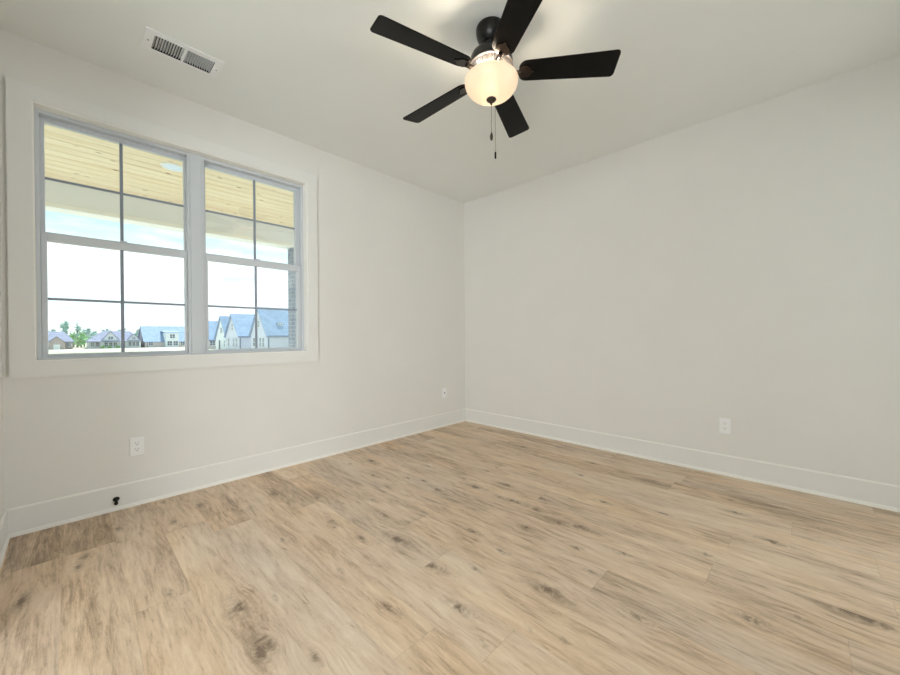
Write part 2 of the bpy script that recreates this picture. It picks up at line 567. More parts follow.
def build_floor():
    V, F, GR, PK = [], [], [], []
    base = 0
    rng = np.random.RandomState(11)
    for k in range(-3, 18):
        xa = max(P0 - PW * (k + 1), XW - 0.05)
        xb = min(P0 - PW * k, 0.05)
        if xb <= xa:
            continue
        PL = 1.52
        j0 = JOINT.get(k, -rng.uniform(0.2, PL))
        js = sorted([j0 + PL * i for i in range(-4, 5)], reverse=True)
        cuts = [0.05] + [j for j in js if YS - 0.15 < j < 0.0] + [YS - 0.15]
        for pi, (yt, yb) in enumerate(zip(cuts, cuts[1:])):
            tone = TONE.get((k, pi), rng.uniform(0.25, 0.8))
            seed = rng.uniform(0, 300)
            offx, offy = rng.uniform(0, 5), rng.uniform(0, 20)
            e = 0.0016
            nx, ny = 17, max(3, int((yt - yb) / 0.02))
            xs = np.concatenate(([xa, xa + e], np.linspace(xa + 0.006, xb - 0.006, nx - 4), [xb - e, xb]))
            ys = np.concatenate(([yb, yb + e], np.linspace(yb + 0.008, yt - 0.008, ny - 4), [yt - e, yt])) if ny > 5 else np.linspace(yb, yt, ny)
            nx, ny = len(xs), len(ys)
            X, Y = np.meshgrid(xs, ys)
            wx = np.zeros_like(X)
            kn = np.zeros_like(X)
            for (kx, ky, kr, ks) in KN:
                if xa <= kx <= xb and yb <= ky <= yt:
                    dx, dy = X - kx, Y - ky
                    sl_ = 0.12 * math.sin(kx * 91 + ky * 57)
                    dx = dx - dy * sl_
                    kn += .8 * ks * np.exp(-(dx / (.5 * kr)) ** 2 - (dy / (1.1 * kr)) ** 2)
                    kn += 0.34 * ks * np.exp(-(dx / (1.5 * kr)) ** 2 - (dy / (5.0 * kr)) ** 2)
                    wx += -0.7 * dx * np.exp(-(dx / (3 * kr)) ** 2 - (dy / (5 * kr)) ** 2)
            ed = np.zeros_like(X)
            ed[:, 0] = ed[:, -1] = 0.22
            ed[0, :] = ed[-1, :] = 0.35
            n = X.size
            V.append(np.stack([X.ravel(), Y.ravel(), np.zeros(n)], 1))
            GR.append(np.stack([(X + wx).ravel() + offx, Y.ravel() + offy, np.full(n, seed)], 1))
            PK.append(np.stack([np.full(n, tone), np.clip(kn, 0, 2).ravel(), ed.ravel(), np.ones(n)], 1))
            idx = (np.arange(ny)[:, None] * nx + np.arange(nx)[None, :]) + base
            q = np.stack([idx[:-1, :-1], idx[:-1, 1:], idx[1:, 1:], idx[1:, :-1]], -1).reshape(-1, 4)
            F.append(q)
            base += n
    V = np.concatenate(V); F = np.concatenate(F); GR = np.concatenate(GR); PK = np.concatenate(PK)
    # underside so that the floor is a solid slab
    b0 = len(V)
    lo = [(XW - .05, YS - .15), (0.05, YS - .15), (0.05, .05), (XW - .05, .05)]
    V = np.concatenate([V, [(x, y, -0.02) for x, y in lo], [(x, y, -0.2) for x, y in lo]])
    GR = np.concatenate([GR, np.zeros((8, 3))]); PK = np.concatenate([PK, np.tile([.5, 0, 0, 1], (8, 1))])
    ex = [(b0 + 7, b0 + 6, b0 + 5, b0 + 4)] + [(b0 + i, b0 + 4 + i, b0 + 4 + (i + 1) % 4, b0 + (i + 1) % 4) for i in range(4)]
    F = np.concatenate([F, np.array(ex)])
    me = bpy.data.meshes.new('floor')
    me.from_pydata(V.tolist(), [], F.tolist())
    a = me.attributes.new('grain', 'FLOAT_VECTOR', 'POINT')
    a.data.foreach_set('vector', GR.astype(np.float32).ravel())
    a = me.attributes.new('plank', 'FLOAT_COLOR', 'POINT')
    a.data.foreach_set('color', PK.astype(np.float32).ravel())
    me.materials.append(M_OAK)
    o = bpy.data.objects.new('floor', me)
    COL.objects.link(o)
    o['kind'] = 'structure'
    o['label'] = 'light oak plank floor with dark knots'
    o['category'] = 'floor'
build_floor()

# ---- ceiling with the hole of the air register
VX0, VX1, VY0, VY1 = -3.136, -2.850, -0.545, -0.414
b = B()
box(b, XW - .12, VX0, YS - .12, 0.2, H, H + .12)
box(b, VX1, 0.12, YS - .12, 0.2, H, H + .12)
box(b, VX0, VX1, YS - .12, VY0, H, H + .12)
box(b, VX0, VX1, VY1, 0.2, H, H + .12)
struct('ceiling', b, M_CEIL, label='pale painted flat ceiling', cat='ceiling')

# ---- window wall (north) with its opening
OX0, OX1, OZ0, OZ1 = -3.612, -2.039, 0.948, 2.401
WT = 0.20
b = B()
box(b, XW - .12, OX0 - .006, 0, WT, -0.2, H + .12)
box(b, OX1 + .006, 0.12, 0, WT, -0.2, H + .12)
box(b, OX0 - .006, OX1 + .006, 0, WT, -0.2, OZ0 - .006)
box(b, OX0 - .006, OX1 + .006, 0, WT, OZ1 + .006, H + .12)
struct('wall_north', b, M_WALL, label='off-white painted wall with the double window', cat='wall')
b = B()
box(b, 0, .12, YS - .12, 0, -0.2, H)
struct('wall_east', b, M_WALL, label='plain off-white painted wall without a window', cat='wall')
# west wall, with a wide opening invented to let the hall fill light in
WY0, WY1, WZ = -3.62, -1.05, 2.44
b = B()
box(b, XW - .12, XW, WY1, 0, -0.2, H)
box(b, XW - .12, XW, YS - .12, WY0, -0.2, H)
box(b, XW - .12, XW, WY0, WY1, WZ, H)
struct('wall_west', b, M_WALL, label='painted wall close beside the window casing', cat='wall')
SX0, SX1 = -1.62, -0.12  # south opening, invented to let the passage fill light in
b = B()
box(b, XW, SX0, YS - .12, YS, -0.2, H)
box(b, SX1, 0.12, YS - .12, YS, -0.2, H)
box(b, SX0, SX1, YS - .12, YS, WZ, H)
struct('wall_south', b, M_WALL, label='painted wall opposite the window', cat='wall')

# ---- unseen hall, added around the fill light behind the west opening
HX, HY0, HY1 = -8.4, -6.6, 0.0
b = B(); box(b, HX, XW - .05, HY0, HY1, -0.2, 0.0); struct('floor_hall', b, M_CONC)
b = B(); box(b, HX, XW - .12, HY0, HY1, H, H + .12); struct('ceiling_hall', b, M_CEIL)
b = B(); box(b, HX - .12, HX, HY0 - .12, HY1 + .12, -0.2, H + .12); struct('wall_hall_west', b, M_WALL)
b = B(); box(b, HX, XW - .12, HY1, HY1 + .12, -0.2, H + .12); struct('wall_hall_north', b, M_WALL)
b = B(); box(b, HX, XW - .12, HY0 - .12, HY0, -0.2, H + .12); struct('wall_hall_south', b, M_WALL)

# ---- unseen passage, added around the fill light behind the south opening
b = B(); box(b, -1.74, 4.9, -9.8, YS - .15, -0.2, 0.0); struct('floor_passage', b, M_CONC)
b = B(); box(b, -1.74, 4.9, -9.8, YS - .12, H, H + .12); struct('ceiling_passage', b, M_CEIL)
b = B(); box(b, -1.86, -1.74, -9.8, YS - .12, -0.2, H); struct('wall_passage_west', b, M_WALL)
b = B(); box(b, 4.9, 5.02, -9.8, YS, -0.2, H); struct('wall_passage_east', b, M_WALL)
b = B(); box(b, -1.86, 5.02, -9.92, -9.8, -0.2, H); struct('wall_passage_south', b, M_WALL)
b = B(); box(b, 0.12, 4.9, YS - .12, YS, -0.2, H); struct('wall_passage_north', b, M_WALL)

# ---- baseboards with shoe moulding
BH = 0.156
def base_profile(bm, p0, p1, nrm):
    """flat board 15 mm thick with eased top edge, from p0 to p1 (floor points), nrm points into the room"""
    p0, p1, nrm = Vector((*p0, 0)), Vector((*p1, 0)), Vector((*nrm, 0))
    prof = [(0, 0), (.011, 0), (.011, BH - .010), (0, BH - .010)]
    prism(bm, [p0 + nrm * a + Vector((0, 0, z)) for a, z in prof], p1 - p0)
def shoe_profile(bm, p0, p1, nrm):
    p0, p1, nrm = Vector((*p0, 0)), Vector((*p1, 0)), Vector((*nrm, 0))
    prof = [(.0112, 0), (.0195, 0)] + [(.0112 + .0083 * math.cos(t), .022 * math.sin(t)) for t in (0.3, 0.6, 0.9, 1.2, PI / 2)]
    prism(bm, [p0 + nrm * a + Vector((0, 0, z)) for a, z in prof], p1 - p0)
for nm, p0, p1, n in (('baseboard_north', (XW, 0), (0, 0), (0, -1)), ('baseboard_east', (0, YS), (0, -.0111), (-1, 0)),
                      ('baseboard_west', (XW, WY1), (XW, -.0111), (1, 0))):
    b = B(); base_profile(b, p0, p1, n)
    bo = struct(nm, b, M_TRIM, label={'baseboard_north': 'white baseboard below the window', 'baseboard_east': 'white baseboard along the plain wall',
                                      'baseboard_west': 'white baseboard of the side wall beside the window'}[nm], cat='baseboard')
    b = B()
    shoe_profile(b, p0, p1, n)
    obj('shoe_molding', b, M_SHOE, bo)
    b = B()
    q0, q1, nn = Vector((*p0, 0)), Vector((*p1, 0)), Vector((*n, 0))
    prism(b, [q0 + nn * a_ + Vector((0, 0, z_)) for a_, z_ in ((0, BH - .010), (.011, BH - .010), (.010, BH - .006), (.005, BH), (0, BH))], q1 - q0)
    obj('lit_top_edge', b, M_SHOE, bo)  # lighter colour than the board imitates light caught along the top edge

# ================================================================== WINDOW
CX0, CX1, CZ0, CZ1 = -3.706, -1.9507, 0.859, 2.4866
# flat casing boards
b = B()
t_ = -0.019
ring = []
for y_ in (t_, 0.0):
    for (x0_, x1_, z0_, z1_) in ((CX0, CX1, CZ0, CZ1), (OX0, OX1, OZ0, OZ1)):
        ring.append([b.verts.new(p) for p in ((x0_, y_, z0_), (x1_, y_, z0_), (x1_, y_, z1_), (x0_, y_, z1_))])
fo, fi, bo_, bi = ring
for k in range(4):
    n_ = (k + 1) % 4
    b.faces.new((fo[k], fo[n_], fi[n_], fi[k]))
    b.faces.new((bo_[k], bi[k], bi[n_], bo_[n_]))
    b.faces.new((fo[k], bo_[k], bo_[n_], fo[n_]))
    b.faces.new((fi[k], fi[n_], bi[n_], bi[k]))
bmesh.ops.recalc_face_normals(b, faces=b.faces[:])
bmesh.ops.bevel(b, geom=[e for e in b.edges if e.calc_face_angle(0) > 1 and all(abs(v.co.y - t_) < 1e-5 for v in e.verts)], offset=.003, segments=2, affect='EDGES')
struct('trim_1', b, M_TRIM, label='wide flat white casing around the double window', cat='trim')
# jamb extension boards
JX0, JX1, JZ0, JZ1 = -3.606, -2.045, 0.955, 2.394
b = B()
box(b, OX0 - .006, JX0, -.012, .19, OZ0 - .006, OZ1 + .006, .0012)
box(b, JX1, OX1 + .006, -.012, .19, OZ0 - .006, OZ1 + .006, .0012)
box(b, JX0, JX1, -.012, .19, JZ1, OZ1 + .006, .0012)
box(b, JX0, JX1, -.012, .19, OZ0 - .006, JZ0, .0012)
struct('trim_2', b, M_SHOE, label='white jamb boards lining the window opening', cat='trim')
# mullion between the two units
MX0, MX1 = -2.868, -2.797
b = B()
box(b, MX0, MX1, .052, .17, JZ0, JZ1, .003)
struct('trim_3', b, M_VINYL, label='vertical white mullion between the two window units', cat='trim')

def frame_ring(bm, x0, x1, z0, z1, wl, wr, wb, wtp, y0, y1, bev=.0025):
    box(bm, x0, x0 + wl, y0, y1, z0, z1, bev)
    box(bm, x1 - wr, x1, y0, y1, z0, z1, bev)
    box(bm, x0 + wl, x1 - wr, y0, y1, z1 - wtp, z1, bev)
    box(bm, x0 + wl, x1 - wr, y0, y1, z0, z0 + wb, bev)

def window_unit(name, label, x0, x1, gu, gl, mu, ml):
    w_ = thing(name, label, 'window', (x0, 0, JZ0), kind='structure')
    ox, oz = x0, JZ0
    X = lambda v: v - ox
    Z = lambda v: v - oz
    f = B()
    frame_ring(f, 0, x1 - ox, 0, JZ1 - oz, .018, .018, .012, .018, .060, .165)
    # stepped stop of the vinyl frame
    frame_ring(f, .018, x1 - ox - .018, .012, JZ1 - oz - .018, .005, .005, .004, .006, .110, .165, .001)
    obj('window_frame', f, M_VINYL, w_)
    # upper sash, outer track
    s = B()
    ux0, ux1 = x0 + .019, x1 - .019
    frame_ring(s, X(ux0), X(ux1), Z(1.662), Z(JZ1 - .019), gu[0] - ux0, ux1 - gu[1], .043, JZ1 - .019 - 2.351, .112, .146)
    us = obj('upper_sash', s, M_VINYL, w_)
    g = B(); box(g, X(gu[0] - .003), X(gu[1] + .003), .127, .131, Z(1.701), Z(2.355)); obj('glass_pane', g, M_GLASS, us)
    g = B()
    box(g, X(mu - .0085), X(mu + .0085), .120, .126, Z(1.702), Z(2.352), .001)
    box(g, X(gu[0]), X(gu[1]), .1195, .1265, Z(2.0165), Z(2.0305), .001)
    obj('grille_bars', g, M_GRILLE, us)
    # lower sash, inner track
    s = B()
    frame_ring(s, X(ux0), X(ux1), Z(JZ0 + .012), Z(1.692), gl[0] - ux0, ux1 - gl[1], .985 - JZ0 - .012, 1.692 - 1.645, .072, .107)
    # lift lip along the bottom rail
    box(s, X(ux0 + .05), X(ux1 - .05), .066, .074, Z(.978), Z(.983), .001)
    ls = obj('lower_sash', s, M_VINYL, w_)
    g = B(); box(g, X(gl[0] - .003), X(gl[1] + .003), .090, .094, Z(.982), Z(1.648)); obj('glass_pane', g, M_GLASS, ls)
    g = B()
    box(g, X(ml - .0085), X(ml + .0085), .083, .089, Z(.985), Z(1.646), .001)
    box(g, X(gl[0]), X(gl[1]), .0825, .0895, Z(1.3020), Z(1.3155), .001)
    obj('grille_bars', g, M_GRILLE, ls)
    # sash lock on the meeting rail
    k = B()
    mx = (x0 + x1) / 2
    box(k, X(mx - .03), X(mx + .03), .080, .104, Z(1.692), Z(1.699), .002)
    box(k, X(mx - .006), X(mx + .028), .076, .090, Z(1.699), Z(1.706), .002)
    obj('sash_lock', k, M_VINYL, w_)
    return w_

window_unit('window_1', 'double-hung window unit beside the room corner, four panes per sash', JX0, MX0 + .001, (-3.570, -2.895), (-3.563, -2.901), -3.231, -3.235)
window_unit('window_2', 'double-hung window unit showing the big blue-roofed houses', MX1 - .001, JX1, (-2.763, -2.0935), (-2.759, -2.096), -2.420, -2.427)

# ================================================================== CEILING FAN
FX, FY, FZ = -1.8716, -1.8791, 2.4976
FS = 0.9879
fan = thing('ceiling_fan', 'black five-blade ceiling fan with a lit frosted glass bowl', 'ceiling fan', (FX, FY, H))
dz = -H
def zmap(z):
    return FZ + (z - 2.515) * (1.0773 if z > 2.515 else FS)
def L_(prof):
    return [(r * FS, zmap(z) - H) for r, z in prof]
b = B(); lathe(b, L_([(.001, 2.7405), (.078, 2.7405), (.082, 2.733), (.0825, 2.722), (.079, 2.700), (.070, 2.678), (.060, 2.664), (.052, 2.657), (.001, 2.657)]), 56, cap=False)
obj('canopy', b, M_BLACK, fan, True)
b = B(); lathe(b, L_([(.001, 2.660), (.047, 2.660), (.045, 2.650), (.046, 2.640), (.060, 2.630), (.085, 2.618), (.105, 2.603), (.115, 2.585), (.118, 2.565), (.118, 2.552), (.114, 2.545), (.001, 2.545)]), 64, cap=False)
mh = obj('motor_housing', b, M_BLACK, fan, True)
b = B(); lathe(b, L_([(.113, 2.5495), (.119, 2.5475), (.120, 2.544), (.118, 2.541), (.112, 2.541)]), 64, cap=False)
obj('housing_rim', b, M_NICKEL, mh, True)
b = B(); lathe(b, L_([(.02, 2.545), (.112, 2.543), (.110, 2.535), (.102, 2.520), (.090, 2.508), (.082, 2.503), (.02, 2.503)]), 192, ripple=(48, .022), cap=False)
obj('ribbed_ring', b, M_NICKEL, fan, True, 'ribbed pale metal ring above the lamp')
b = B(); lathe(b, L_([(.02, 2.506), (.062, 2.506), (.064, 2.500), (.060, 2.470), (.055, 2.455), (.02, 2.455)]), 48, cap=False)
lk_ = obj('light_fitter', b, M_BRONZE, fan, True)
# three little arms that carry the bowl
for k in range(3):
    a = 0.5 + k * 2 * PI / 3
    t = B()
    tube(t, [(r * math.cos(a), r * math.sin(a), zmap(z) - H) for r, z in ((.056, 2.485), (.10, 2.492), (.138, 2.480))], .0035)
    obj('bowl_arm', t, M_BRONZE, lk_)
b = B()
outer = [(.1410, 2.482), (.1450, 2.478), (.1455, 2.470), (.1440, 2.455), (.1385, 2.438), (.127, 2.420), (.110, 2.404), (.087, 2.391), (.060, 2.383), (.030, 2.379), (.008, 2.378)]
inner = [(r - .004 if r > .01 else r, z + .0045) for r, z in outer][::-1]
lathe(b, L_(outer + inner + [outer[0]]), 72, cap=False)
obj('glass_bowl', b, M_BOWL, fan, True, 'glowing frosted white glass bowl')
b = B(); lathe(b, L_([(.001, 2.379), (.010, 2.378), (.026, 2.374), (.0275, 2.370), (.024, 2.364), (.014, 2.358), (.007, 2.354), (.006, 2.346), (.004, 2.342), (.001, 2.341)]), 32, cap=False)
obj('finial', b, M_BRONZE, fan, True)
# bulbs' light inside the bowl
for bx_, by_, pw in ((-.052, -.030, .55), (.045, .036, .45)):
    pl = bpy.data.lights.new('bulb_light', 'POINT')
    pl.energy = FAN_POWER * pw
    pl.color = (1.0, 0.85, 0.66)
    pl.shadow_soft_size = 0.028
    po = bpy.data.objects.new('bulb_light', pl)
    COL.objects.link(po)
    po.parent = fan
    po.location = (bx_, by_, zmap(2.428) - H)

TH0, BPITCH = 2.865, -0.2315
def blade_outline():
    # local x = along the blade, y = across
    r_in, r_out = 0.148, 0.6555
    w_in, w_out = 0.118, 0.149
    pts = []
    def corner(cx, cy, r, a0, a1, n=6):
        for i in range(n + 1):
            a = a0 + (a1 - a0) * i / n
            pts.append((cx + r * math.cos(a), cy + r * math.sin(a)))
    ro, ri = 0.020, 0.042
    corner(r_out - ro, w_out / 2 - ro, ro, 0, PI / 2)[0:0] if False else None
    pts.clear()
    corner(r_out - ro, -w_out / 2 + ro, ro, -PI / 2, 0)
    corner(r_out - ro, w_out / 2 - ro, ro, 0, PI / 2)
    corner(r_in + ri, w_in / 2 - ri, ri, PI / 2, PI)
    corner(r_in + ri, -w_in / 2 + ri, ri, PI, 1.5 * PI)
    return pts

def blade_mesh():
    t = B()
    prism(t, [(x, y, -.003) for x, y in blade_outline()], (0, 0, .006))
    bmesh.ops.recalc_face_normals(t, faces=t.faces[:])
    ed = [e for e in t.edges if len(e.link_faces) == 2 and abs(e.calc_face_angle(0)) > 1.2]
    bmesh.ops.bevel(t, geom=ed, offset=.0012, segments=2, affect='EDGES')
    return t

def iron_mesh():
    """cast arm from the motor to the blade: neck, and a three-lobed plate under the blade root"""
    t = B()
    tube(t, [(.085, 0, -.006), (.110, 0, -.010), (.135, 0, -.010), (.160, 0, -.009)], [.017, .014, .012, .012], 10)
    pl_ = [(.148, -.020), (.165, -.034), (.190, -.036), (.205, -.026), (.212, -.012), (.232, 0), (.212, .012), (.205, .026), (.190, .036), (.165, .034), (.148, .020)]
    prism(t, [(x, y, -.0105) for x, y in pl_], (0, 0, .0072))
    return t

for k in range(5):
    a = TH0 - k * 2 * PI / 5
    R = Matrix.Translation((0, 0, FZ - H)) @ Matrix.Rotation(a, 4, 'Z') @ Matrix.Rotation(BPITCH, 4, 'X')
    t = blade_mesh(); bmesh.ops.transform(t, matrix=R, verts=t.verts[:])
    bl = obj('blade', t, M_BLADE, fan)
    t = iron_mesh(); bmesh.ops.transform(t, matrix=R, verts=t.verts[:])
    ir = obj('blade_iron', t, M_IRON, bl, True)
# pull chains with fobs
def chain(x, y, z0, z1, fob, fr):
    t = B()
    n = int((z0 - z1) / .0055)
    for i in range(n + 1):
        z = z0 - (z0 - z1) * i / n
        bmesh.ops.create_icosphere(t, subdivisions=1, radius=.0019, matrix=Matrix.Translation((x, y, z - H)))
    tube(t, [(x, y, z0 - H), (x, y, z1 - H)], .0007, 5)
    c = obj('pull_chain', t, M_CHAIN, fan)
    f = B()
    lathe(f, [(.001, 0), (fr * .35, -.002), (fr * .5, -.008), (fr * .95, -.018), (fr, -.028), (fr * .9, -.038), (fr * .45, -.046), (.001, -.048)] if fob == 'bead' else
          [(.001, 0), (fr * .8, -.001), (fr, -.004), (fr, -.036), (fr * .8, -.039), (.001, -.040)], 20, (x, y, z1 - H), cap=False)
    obj('chain_fob', f, M_BRONZE if fob == 'bead' else M_BLACK, c, True, 'oval bronze fob' if fob == 'bead' else 'slim black fob')
chain(0, 0, zmap(2.343), zmap(2.195), 'bead', .0085)
dv = Vector((FX - CAM.x, FY - CAM.y, 0)).normalized()
rv = Vector((dv.y, -dv.x, 0))
q = dv * .153 + rv * .022
t = B()
tube(t, [(dv.x * .055, dv.y * .055, zmap(2.487) - H), (q.x * .6, q.y * .6, zmap(2.492) - H), (q.x, q.y, zmap(2.489) - H)], .003)
obj('switch_arm', t, M_BRONZE, lk_)
chain(q.x, q.y, zmap(2.490), zmap(2.160), 'slim', .0055)

# ================================================================== AIR VENT
vent = thing('air_vent', 'white rectangular ceiling air vent with two banks of slats', 'air vent', (-2.993, -.4795, H))
vx, vy = -2.993, -.4795
PX0, PX1, PY0, PY1 = -3.178, -2.808, -.578, -.394
b = B()
def lb(bm, x0, x1, y0, y1, z0, z1, bev=.001):
    box(bm, x0 - vx, x1 - vx, y0 - vy, y1 - vy, z0 - H, z1 - H, bev)
zt, zb = H, H - .007
lb(b, PX0, VX0, PY0, PY1, zb, zt); lb(b, VX1, PX1, PY0, PY1, zb, zt)
lb(b, VX0, VX1, PY0, VY0, zb, zt); lb(b, VX0, VX1, VY1, PY1, zb, zt)
lb(b, -3.000, -2.986, VY0, VY1, zb, zt + .012)
obj('vent_frame', b, M_VENT, vent)
b = B()
def slats(bm, xa, xb, n, tilt):
    for i in range(n):
        xc = xa + (xb - xa) * (i + .5) / n
        R = Matrix.Translation((xc - vx, 0, .004)) @ Matrix.Rotation(tilt, 4, 'Y')
        box(bm, -.0006, .0006, VY0 - vy, VY1 - vy, -.0085, .0085, rot=R)
slats(b, VX0, -3.000, 11, math.radians(38))
slats(b, -2.986, VX1, 11, math.radians(-17))
obj('slats', b, M_VENT, vent)
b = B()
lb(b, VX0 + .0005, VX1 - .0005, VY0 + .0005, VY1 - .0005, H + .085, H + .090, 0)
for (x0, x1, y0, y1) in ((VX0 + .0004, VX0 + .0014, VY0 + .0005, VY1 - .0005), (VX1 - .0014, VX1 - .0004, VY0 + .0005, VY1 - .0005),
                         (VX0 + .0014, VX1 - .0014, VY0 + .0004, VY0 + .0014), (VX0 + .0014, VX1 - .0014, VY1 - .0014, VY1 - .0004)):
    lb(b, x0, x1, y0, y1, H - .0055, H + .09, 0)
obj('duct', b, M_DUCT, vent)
for sx in (-3.158, -2.829):
    b = B(); lathe(b, [(.0005, 0), (.004, 0), (.003, -.0025), (.0005, -.003)], 16, (sx - vx, 0, -.007), cap=False)
    obj('screw', b, M_CHAIN, vent, True)
b = B(); lb(b, -2.848, -2.835, -.487, -.4835, zb - .006, zb); lb(b, -2.838, -2.835, -.492, -.478, zb - .014, zb - .006)
obj('damper_lever', b, M_VENT, vent)

# ================================================================== WALL PLATES
def plate_local():
    t = B(); box(t, -.0355, .0355, -.0065, 0, -.0585, .0585, .003); return t
def receptacle_local(zc):
    t = B()
    pts = []
    for i in range(28):
        a = 2 * PI * i / 28
        pts.append((.0172 * math.cos(a), max(-.0142, min(.0142, .0172 * math.sin(a)))))
    prism(t, [(x, -.0058, z + zc) for x, z in pts], (0, -.0026, 0))
    return t
def slots_local(zc):
    t = B()
    box(t, -.0078, -.0058, -.0088, -.0080, zc - .0015, zc + .0075)
    box(t, .0058, .0078, -.0088, -.0080, zc - .0005, zc + .0070)
    lathe(t, [(.0005, 0), (.0026, 0), (.0026, .0008), (.0005, .0008)], 12, cap=False)
    for v in t.verts[-48:]:
        x, y, z = v.co
        v.co = (x, -.0080 - z, y + zc - .0075)
    return t
def screw_local(zc):
    t = B()
    lathe(t, [(.0005, .0012), (.0025, .001), (.003, 0)], 14, cap=False)
    for v in t.verts[:]:
        x, y, z = v.co
        v.co = (x, -.0065 - z, y + zc)
    return t
def outlet(loc, rz, label, grp):
    o = thing('electrical_outlet', label, 'outlet', loc, grp, rz)
    obj('cover_plate', plate_local(), M_PLATE, o)
    for zc in (.0195, -.0195):
        r_ = obj('receptacle', receptacle_local(zc), M_PLATE, o)
        obj('slots', slots_local(zc), M_SLOT, r_, label='dark plug slots')
    obj('screw', screw_local(0), M_PLATE, o, True)
    return o
outlet((-3.179, 0, .377), 0, 'white duplex electrical outlet on the wall below the window', 'duplex wall outlets')
outlet((0, -2.657, .376), -PI / 2, 'white duplex electrical outlet on the plain wall without a window', 'duplex wall outlets')
# small plate by the room corner
o = thing('wall_plate', 'small white wall plate with one jack near the inner room corner', 'wall plate', (-.376, 0, .395))
obj('cover_plate', plate_local(), M_PLATE, o)
t = B(); lathe(t, [(.0005, .010), (.0045, .010), (.0050, .006), (.0050, .002), (.008, .0018), (.008, 0), (.0005, 0)], 20, cap=False)
for v in t.verts[:]:
    x, y, z = v.co
    v.co = (x, -.0064 - z, y)
obj('jack', t, M_CHAIN, o, True)
for zc in (.042, -.042):
    obj('screw', screw_local(zc), M_PLATE, o, True)

# ---- black cable end at the baseboard
cb = thing('cable_stub', 'short black cable end sticking out of the baseboard under the window', 'cable', (-3.282, -.011, .060))
t = B()
tube(t, [(0, .004, .010), (0, -.006, .010), (.002, -.012, .008), (.001, -.016, .003), (-.001, -.017, -.004), (-.001, -.017, -.008)], [.005, .005, .005, .0045, .004, .004], 10)
obj('cable', t, M_RUBBER, cb, True)
t = B()
lathe(t, [(.001, 0), (.013, 0), (.0145, .003), (.012, .007), (.006, .009), (.001, .009)], 20, cap=False)
for v in t.verts[:]:
    x, y, z = v.co
    v.co = (x * 1.15, -z, y + .011)
obj('grommet', t, M_RUBBER, cb, True)
t = B()
lathe(t, [(.001, .010), (.0075, .009), (.0095, .002), (.0095, -.007), (.0075, -.011), (.001, -.011)], 16, (-.001, -.017, -.008), cap=False)
obj('connector', t, M_RUBBER, cb, True)

# ================================================================== PORCH
PZ = 2.75                                     # underside of the plank ceiling
PD = 2.60                                     # inner face of the beam
PL0, PL1 = -6.2, -.70
b = B()
nb = 0
y = WT + .002
while y < PD + .02:
    y2 = min(y + .137, PD + .05)
    # tongue and groove board with a small V at the joint
    prism(b, [(PL0, y + .0008, PZ + .02), (PL0, y + .0008, PZ + .012), (PL0, y + .014, PZ), (PL0, y2 - .014, PZ), (PL0, y2 - .0008, PZ + .012), (PL0, y2 - .0008, PZ + .02)], (PL1 - PL0, 0, 0))
    y = y2
    if y2 >= PD + .05:
        break
struct('ceiling_porch', b, M_PINE, label='pine plank porch ceiling outside the window', cat='ceiling')
b = B(); box(b, PL0, PL1 + .6, WT + .001, PD + .75, PZ + .021, PZ + .25); struct('roof_porch', b, M_ROOF2)
b = B()
box(b, PL0, PL1 + .3, PD, PD + .16, 2.50, PZ + .02)
struct('beam_porch', b, M_PAINTW, label='cream porch beam under the plank ceiling', cat='beam')
b = B()
box(b, PL0, PL1 + .3, PD - .02, PD + .18, 2.452, 2.4999, .004)
struct('beam_trim', b, M_PAINTW2, label='white trim board along the bottom of the porch beam', cat='trim')
b = B()
box(b, PL1, PL1 + .3, WT + .001, PD - .021, 2.50, PZ + .02)
struct('beam_side', b, M_PAINTW)
# brick column at the porch corner
b = B(); box(b, -1.085, -.66, PD - .01, PD + .15, -.15, 2.40, .004)
pc = struct('column_porch', b, M_BRICKG, label='slate-blue brick porch column at the edge of the window view', cat='column')
b = B(); box(b, -1.087, -.658, PD - .012, PD + .152, 2.40, 2.4515, .004); obj('column_cap', b, M_BRICKG, pc)
b = B(); box(b, PL0, PL1 + .3, WT + .001, PD + .35, -.35, -.06); struct('floor_porch', b, M_CONC)
# recessed porch light
rl = thing('recessed_light', 'round white recessed light in the pine porch ceiling', 'recessed light', (-2.757, 1.36, PZ))
b = B(); lathe(b, [(.070, .002), (.098, .002), (.100, -.002), (.096, -.007), (.082, -.010), (.072, -.007), (.070, .002)], 48, cap=False); obj('trim_ring', b, M_PAINTW2, rl, True)
b = B(); lathe(b, [(.001, -.006), (.060, -.006), (.0725, -.005), (.0725, 0), (.001, 0)], 48, cap=False)
M_LENS = mat('light_lens', (0.72, 0.84, 1.0), 0.3, 0.5, noise=0.01, nscale=10)
obj('lens', b, M_LENS, rl, True)

# ================================================================== OUTSIDE
GZ = -1.75
b = B(); box(b, -120, 160, 3.0, 320, GZ - .5, GZ); struct('ground', b, M_LAWN, label='sunlit pale lawn in front of the distant houses', cat='lawn')
b = B(); box(b, -120, 17.0, 121, 124.5, GZ, GZ + .03); struct('road', b, M_ROAD, label='pale road across the lawn', cat='road')
b = B(); box(b, 9.5, 15.5, 6, 121, GZ, GZ + .02); struct('road_side', b, M_ROAD)

